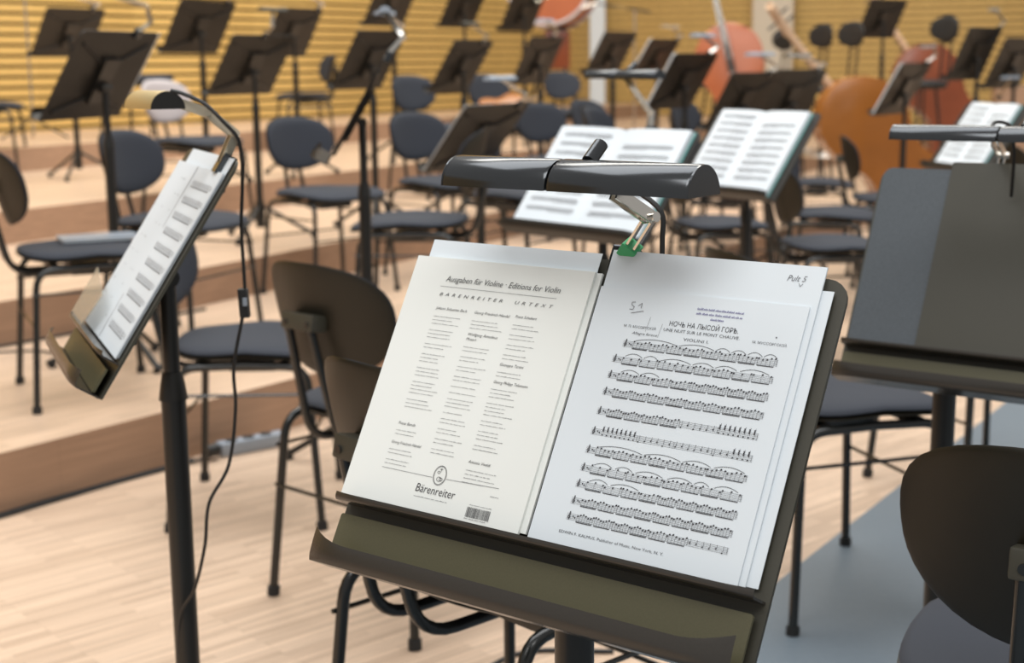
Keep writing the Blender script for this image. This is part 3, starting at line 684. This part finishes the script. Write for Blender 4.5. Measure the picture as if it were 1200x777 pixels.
b15 = bgstand('dark stand with a pale sheet edge standing before the orange bass', 1058, 104, 8.49, 145, 29, 0)
sheet('pale sheet edge on the stand before the orange bass', b15[0], .04, -.155, .265, .165, .004, th=.006)
cl('bent chrome lamp on the stand before the orange bass', b15, (.02, .27, .0), [(-.10, .17, -.01), (-.14, .23, -.03), (-.06, .29, -.02)], M_chrome, M_chrome, .10)
bgstand('tall dark stand against the slatted wall, upper right', 1033, 22, 11.9, 130, 26, Z1)
b17 = bgstand('dark stand with lamp at the upper right corner', 1142, 63, 8.84, 140, 23, 0)
cl('pale jointed lamp on top of the upper right corner stand', b17, (-.05, .27, .02), [(-.16, .17, -.01), (-.17, .22, -.03)], M_brass, M_brass, .10)
b18 = bgstand('second dark stand at the right edge, overlapping the corner one', 1186, 74, 9.06, 136, 25, 0)
cl('pale lamp hanging below the upper right corner stand', b18, (.16, -.05, -.10), [(.0, -.22, -.02), (.05, -.10, -.06)], M_alu, M_brass, .2)
b21 = bgstand('far dark stand cut by the top edge, left of the red drum', 542, 10, 12.0, 148, 28, Z3)
b22 = bgstand('second far dark stand cut by the top edge, nearest the red drum', 612, 15, 12.5, 146, 26, Z3)
bgstand('far dark stand behind the white sheet edges, upper right of the middle', 716, 62, 10.4, 148, 30, Z2)

cl('chrome arm lamp on the dark stand at the upper left corner', b2, (.15, .26, .02), [(-.12, .17, -.01), (-.14, .22, -.03)], M_stand, M_chrome)
cl('pale bent lamp on the stand just behind the large one by the gold lamp', b5, (.04, .27, .02), [(-.17, .17, -.01), (-.18, .22, -.03)], M_alu, M_chrome)
cl('chrome jointed lamp on the stand with the long white sheet edge', b13, (.0, .26, .02), [(-.10, .17, -.01), (-.13, .225, -.03)], M_alu, M_chrome, .24)
cl('silvery lamp bar on the far stand with the short white sheet edge', b13a, (.05, .27, .0), [(-.14, .17, -.01), (-.16, .22, -.03)], M_chrome, M_chrome, .3)
cl('silvery lamp left of the bass neck, on the stand by the coral bass', b14, (.06, .24, .02), [(-.14, .17, -.01), (-.16, .21, -.03)], M_chrome, M_chrome, .22)
cl('pale lamp on the far stand nearest the red drum', b22, (.10, .24, .02), [(-.10, .10, -.02), (-.18, .17, -.05)], M_alu, M_chrome, .3)
# ------------------------------------------------------------------ double basses and a violin
def bass(label, cat, foot, scroll, back_dir, m, scale=None, neckm=None, front=False, name='double_bass'):
    foot, scroll = V(foot), V(scroll); ax = (scroll-foot); Ltot = ax.length; ax.normalize(); s = Ltot/1.86
    bd = V(back_dir); bd = (bd-ax*bd.dot(ax)).normalized(); sx = ax.cross(bd).normalized()
    t = thing(name, label, cat, foot)
    P = lambda x, d, z: sx*x*s+bd*d*s+ax*z*s
    prof = [(0, .0), (.004, .14), (.03, .25), (.09, .315), (.18, .335), (.27, .325), (.36, .275), (.42, .225), (.47, .195), (.53, .180), (.60, .182), (.67, .205), (.74, .240), (.82, .255), (.90, .257), (.98, .238), (1.05, .185), (1.10, .115), (1.13, .04)]
    zs = [p[0]+.12 for p in prof]; bm = bmesh.new(); N = 10; F_, B_ = [], []
    for z, (q, w) in zip(zs, prof):
        w = max(w, .02); dp = .105-(.03 if q > .85 else 0)*(q-.85)/.28
        B_.append([bm.verts.new(P(w*(2*k/N-1), dp+.016*(1-(2*k/N-1)**2)*min(1, w/.2), z)) for k in range(N+1)])
        F_.append([bm.verts.new(P(w*(2*k/N-1), -.10-.022*(1-(2*k/N-1)**2)*min(1, w/.2), z)) for k in range(N+1)])
    for S_ in (F_, B_):
        for a, b in zip(S_, S_[1:]):
            for k in range(N): bm.faces.new((a[k], a[k+1], b[k+1], b[k]))
    for i in range(len(zs)-1):
        for k in (0, N): bm.faces.new((F_[i][k], F_[i+1][k], B_[i+1][k], B_[i][k]))
    for i in (0, -1):
        for k in range(N): bm.faces.new((F_[i][k], F_[i][k+1], B_[i][k+1], B_[i][k]))
    mesh_obj('body', bm, m, t)
    nm_ = neckm or M_maple
    bm = bmesh.new(); tube(bm, [P(0, -.06, 1.18), P(0, -.075, 1.40), P(0, -.085, 1.66)], .026*s, 10, .020*s); mesh_obj('neck', bm, nm_, t)
    bm = bmesh.new(); tube(bm, [P(0, -.095, 1.64), P(0, -.085, 1.76), P(0, -.05, 1.85), P(0, -.02, 1.83), P(0, -.03, 1.79)], .030*s, 10, .022*s); sc_ = mesh_obj('scroll', bm, nm_, t)
    for k in range(4):
        bm = bmesh.new(); sd = 1 if k % 2 else -1; cyl(bm, P(.02*sd, -.085, 1.68+.03*k), P(.085*sd, -.085, 1.68+.03*k), .007*s, 8); mesh_obj('peg', bm, M_ebony, sc_)
    bm = bmesh.new(); tube(bm, [P(0, -.165, .86), P(0, -.125, 1.2), P(0, -.110, 1.64)], .030*s, 8, .018*s); mesh_obj('fingerboard', bm, M_ebony, t)
    bm = bmesh.new(); tube(bm, [P(0, -.135, .15), P(0, -.155, .42)], .018*s, 8, .035*s); mesh_obj('tailpiece', bm, M_ebony, t)
    bm = bmesh.new(); box(bm, P(0, -.155, .58), sx*.07*s, bd*.035*s, ax*.008*s, .004*s); mesh_obj('bridge', bm, M_maple, t)
    for k in range(4):
        x = (k-1.5)*.016; bm = bmesh.new(); tube(bm, [P(x, -.16, .40), P(x, -.192, .58), P(x*.6, -.128, 1.64)], .0016*s, 5); mesh_obj('string', bm, M_chrome, t)
    for k in (-1, 1):
        bm = bmesh.new(); tube(bm, spline([P(k*.12, -.1275, .50), P(k*.145, -.123, .52), P(k*.125, -.127, .58), P(k*.105, -.127, .64), P(k*.12, -.125, .665)], 5), .006*s, 6); mesh_obj('sound_hole', bm, M_ebony, t)
    bm = bmesh.new(); tube(bm, [P(0, 0, .13), P(0, 0, 0)], .008*s, 8); mesh_obj('endpin', bm, M_chrome, t)
    return t
bass('large orange double bass leaning to the left, its back towards us, right of the middle', 'double bass', (2.87, 9.2, .0), W(903, 5, 9.1), (-.25, -.9, .35), M_bassO)
bass('dark red double bass behind the orange one, half hidden by a stand', 'double bass', W(1160, 190, 12.5).xy.to_3d()+V((0, 0, .165)), W(1018, -18, 12.6), (-.2, -.9, .3), M_bassR)
bass('coral varnished double bass behind the grey lamp, upper right of the middle', 'double bass', W(892, 130, 12.2).xy.to_3d()+V((0, 0, .165)), W(825, -60, 12.6), (.2, .95, -.1), M_bassC)
dr = thing('bass_drum', 'red bass drum with pale hoop cut by the top edge, before the pale corner strip', 'drum', (.42, 14.0, .495))
dax = V((-.25, -.95, .1)).normalized(); dc = V((0, 0, 1.44))
bm = bmesh.new(); cyl(bm, dc-dax*.19, dc+dax*.19, .40, 40); mesh_obj('shell', bm, M_bassC, dr)
for sgn in (1, -1):
    du = dax.cross(V((0, 0, 1))).normalized(); dv = du.cross(dax)
    bm = bmesh.new(); tube(bm, [dc+dax*.19*sgn+(du*math.cos(k*math.pi/18)+dv*math.sin(k*math.pi/18))*.41 for k in range(37)], .018, 8); mesh_obj('hoop', bm, M_palec, dr)
for k in range(8):
    q = (du*math.cos(k*math.pi/4+.2)+dv*math.sin(k*math.pi/4+.2))*.415; bm = bmesh.new(); cyl(bm, dc+q-dax*.19, dc+q+dax*.19, .007, 6); mesh_obj('tension_rod', bm, M_chrome, dr)
bm = bmesh.new(); box(bm, (0.04, 0, .82), (.12, 0, 0), (0, .12, 0), (0, 0, .18), .02); mesh_obj('cradle', bm, M_bassR, dr)
for sx_ in (-1, 1):
    for sy_ in (-1, 1):
        bm = bmesh.new(); tube(bm, [(sx_*.10, sy_*.10, .68), (sx_*.34, sy_*.26, .01)], .014, 8); mesh_obj('leg', bm, M_pole, dr)
bass('small orange violin lying on a far chair, upper middle', 'violin', (-.22, 9.86, .33+.53), (.24, 10.02, .33+.66), (.1, -.6, .8), M_bassO, name='violin')

# ------------------------------------------------------------------ bass stools, small gear
def stool(label, x, y, z, seat_h=.80, back=True, deg=200):
    t = thing('bass_stool', label, 'stool', (x, y, z), R(deg), 'high stools by the basses')
    bm = bmesh.new(); pad(bm, lambda p, q, h: V((p*.19, q*.19, seat_h+h)), .03, .035, exps=(2, 2)); mesh_obj('seat', bm, M_rubber, t)
    for k in range(4):
        a = R(45+90*k); d = V((math.cos(a), math.sin(a), 0)); bm = bmesh.new(); tube(bm, [d*.11+V((0, 0, seat_h-.02)), d*.24], .011, 10); mesh_obj('leg', bm, M_tube, t)
    bm = bmesh.new(); tube(bm, [V((.192*math.cos(k*math.pi/12), .192*math.sin(k*math.pi/12), .30)) for k in range(25)], .008, 8); mesh_obj('foot_ring', bm, M_chrome, t)
    if back:
        for s in (1, -1): bm = bmesh.new(); tube(bm, fillet([(.0, s*.05, seat_h-.03), (-.20, s*.05, seat_h-.03), (-.23, s*.05, seat_h+.36)], .05), .009, 10); mesh_obj('back_support', bm, M_tube, t)
        bm = bmesh.new(); pad(bm, lambda p, q, h: V((-.22+.9*(p*.18)**2+h, p*.18, seat_h+.42+q*.10)), .012, .02, exps=(2.2, 2.2)); mesh_obj('backrest', bm, M_rubber, t)
    return t
stool('black high stool with oval back, left of the tall stand at the wall', 2.45, 11.2, Z1)
stool('second black high stool just left of the other one by the bass neck', 2.36, 11.85, Z1)
stool('black high stool left of the upper right corner stand', 3.17, 11.2, 0, 1.0)
stool('black high stool above the coral double bass', 1.95, 13.6, Z1)
stool('black high stool right behind the coral double bass', 2.30, 13.2, Z1)

ps = thing('power_strip', 'grey power strip on the parquet against the first riser', 'power strip', (-.82, 4.36, 0), R(38))
bm = bmesh.new(); box(bm, (0, 0, .022), (.115, 0, 0), (0, .026, 0), (0, 0, .021), .006); mesh_obj('casing', bm, M_alu, ps)
for k in range(3): bm = bmesh.new(); cyl(bm, (-.07+.06*k, 0, .043), (-.07+.06*k, 0, .046), .019, 16); mesh_obj('socket', bm, M_cord, ps)
bm = bmesh.new(); cyl(bm, (-.13, -.02, .03), (-.17, -.03, .03), .02, 12); mesh_obj('plug', bm, M_cord, ps)
def cable(label, pts, r=.005):
    bm = bmesh.new(); pts = [V(p) for p in pts]; tube(bm, [p-pts[0] for p in spline(pts, 8)], r, 8); o = mesh_obj('floor_cable', bm, M_cord); o.location = pts[0]; tag(o, label, 'cable'); return o
K1 = V((-.4, 5.1, 0)); off = V((.81, -.586, 0))
def along(s, q, z): return K1+d1*s+off*q+V((0, 0, z))
cable('black cable running along the foot of the first riser to the power strip', [along(q, .022+.006*math.sin(q*9), .005) for q in (-2.9, -2.6, -2.3, -2.0, -1.8, -1.6, -1.4, -1.2)]+[along(-1.05, .05, .010)], .0055)
cable('second black cable leaving the riser foot towards the left edge', [along(-2.75, .17, .005), along(-2.4, .13, .005), along(-2.1, .10, .005), along(-1.9, .05, .005), along(-1.6, .040, .005), along(-1.3, .042, .005), along(-1.0, .07, .010)], .005)
K2 = V((-1.53, 5.82, .165))
def along2(s, q, z): return K2+d1*s+off*q+V((0, 0, z))
cable('black cable along the foot of the second riser', [along2(-1.6, .05, .006), along2(-.8, .04, .006), along2(-.2, .05, .006), along2(.3, .06, .006)], .006)
cable('black cable looped on the parquet under the front stand', [(-.55, 2.40, .005), (-.28, 2.46, .005), (-.1, 2.62, .005), (.02, 2.75, .005), (.2, 2.75, .005)], .005)
cable('thin cable over the tread at the left edge', [(-1.95, 5.1, .17), (-1.75, 5.15, .17), (-1.62, 5.05, .17), (-1.5, 4.9, .17), (-1.36, 4.86, .17)], .004)
bk = thing('music_booklet', 'white booklet lying on the seat of the left edge chair', 'booklet', (-1.33, 4.60, Z1+.478), R(25))
bm = bmesh.new(); box(bm, (0, 0, .005), (.12, 0, 0), (0, .075, 0), (0, 0, .004), .001); mesh_obj('pages', bm, M_paper, bk, smooth=False)
bm = bmesh.new(); box(bm, (0, 0, .0098), (.122, 0, 0), (0, .077, 0), (0, 0, .0006)); mesh_obj('cover', bm, M_alu, bk, smooth=False)
def mic(label, x, y, z, h, boom, deg):
    t = thing('microphone_stand', label, 'microphone stand', (x, y, z), R(deg), 'microphone stands')
    bm = bmesh.new(); cyl(bm, (0, 0, .05), (0, 0, h), .009); mesh_obj('pole', bm, M_chrome, t)
    bm = bmesh.new(); cyl(bm, (-.15, 0, h-.02), (boom, 0, h+.06), .007); mesh_obj('boom', bm, M_pole, t)
    bm = bmesh.new(); tube(bm, [(boom, 0, h+.06), (boom+.05, 0, h+.05), (boom+.14, 0, h+.02)], .011, 10, .014); mesh_obj('microphone', bm, M_chrome, t)
    for k in range(3):
        a = R(120*k+30); bm = bmesh.new(); tube(bm, [(0, 0, .16), (.28*math.cos(a), .28*math.sin(a), .012)], .008, 8); mesh_obj('leg', bm, M_pole, t)
mic('slim microphone stand against the slatted wall at the left edge', -3.62, 11.0, Z4, 1.1, .3, 200)
mic('microphone stand with level boom right of the red drum', 1.15, 13.4, Z2, 1.33, .35, 185)
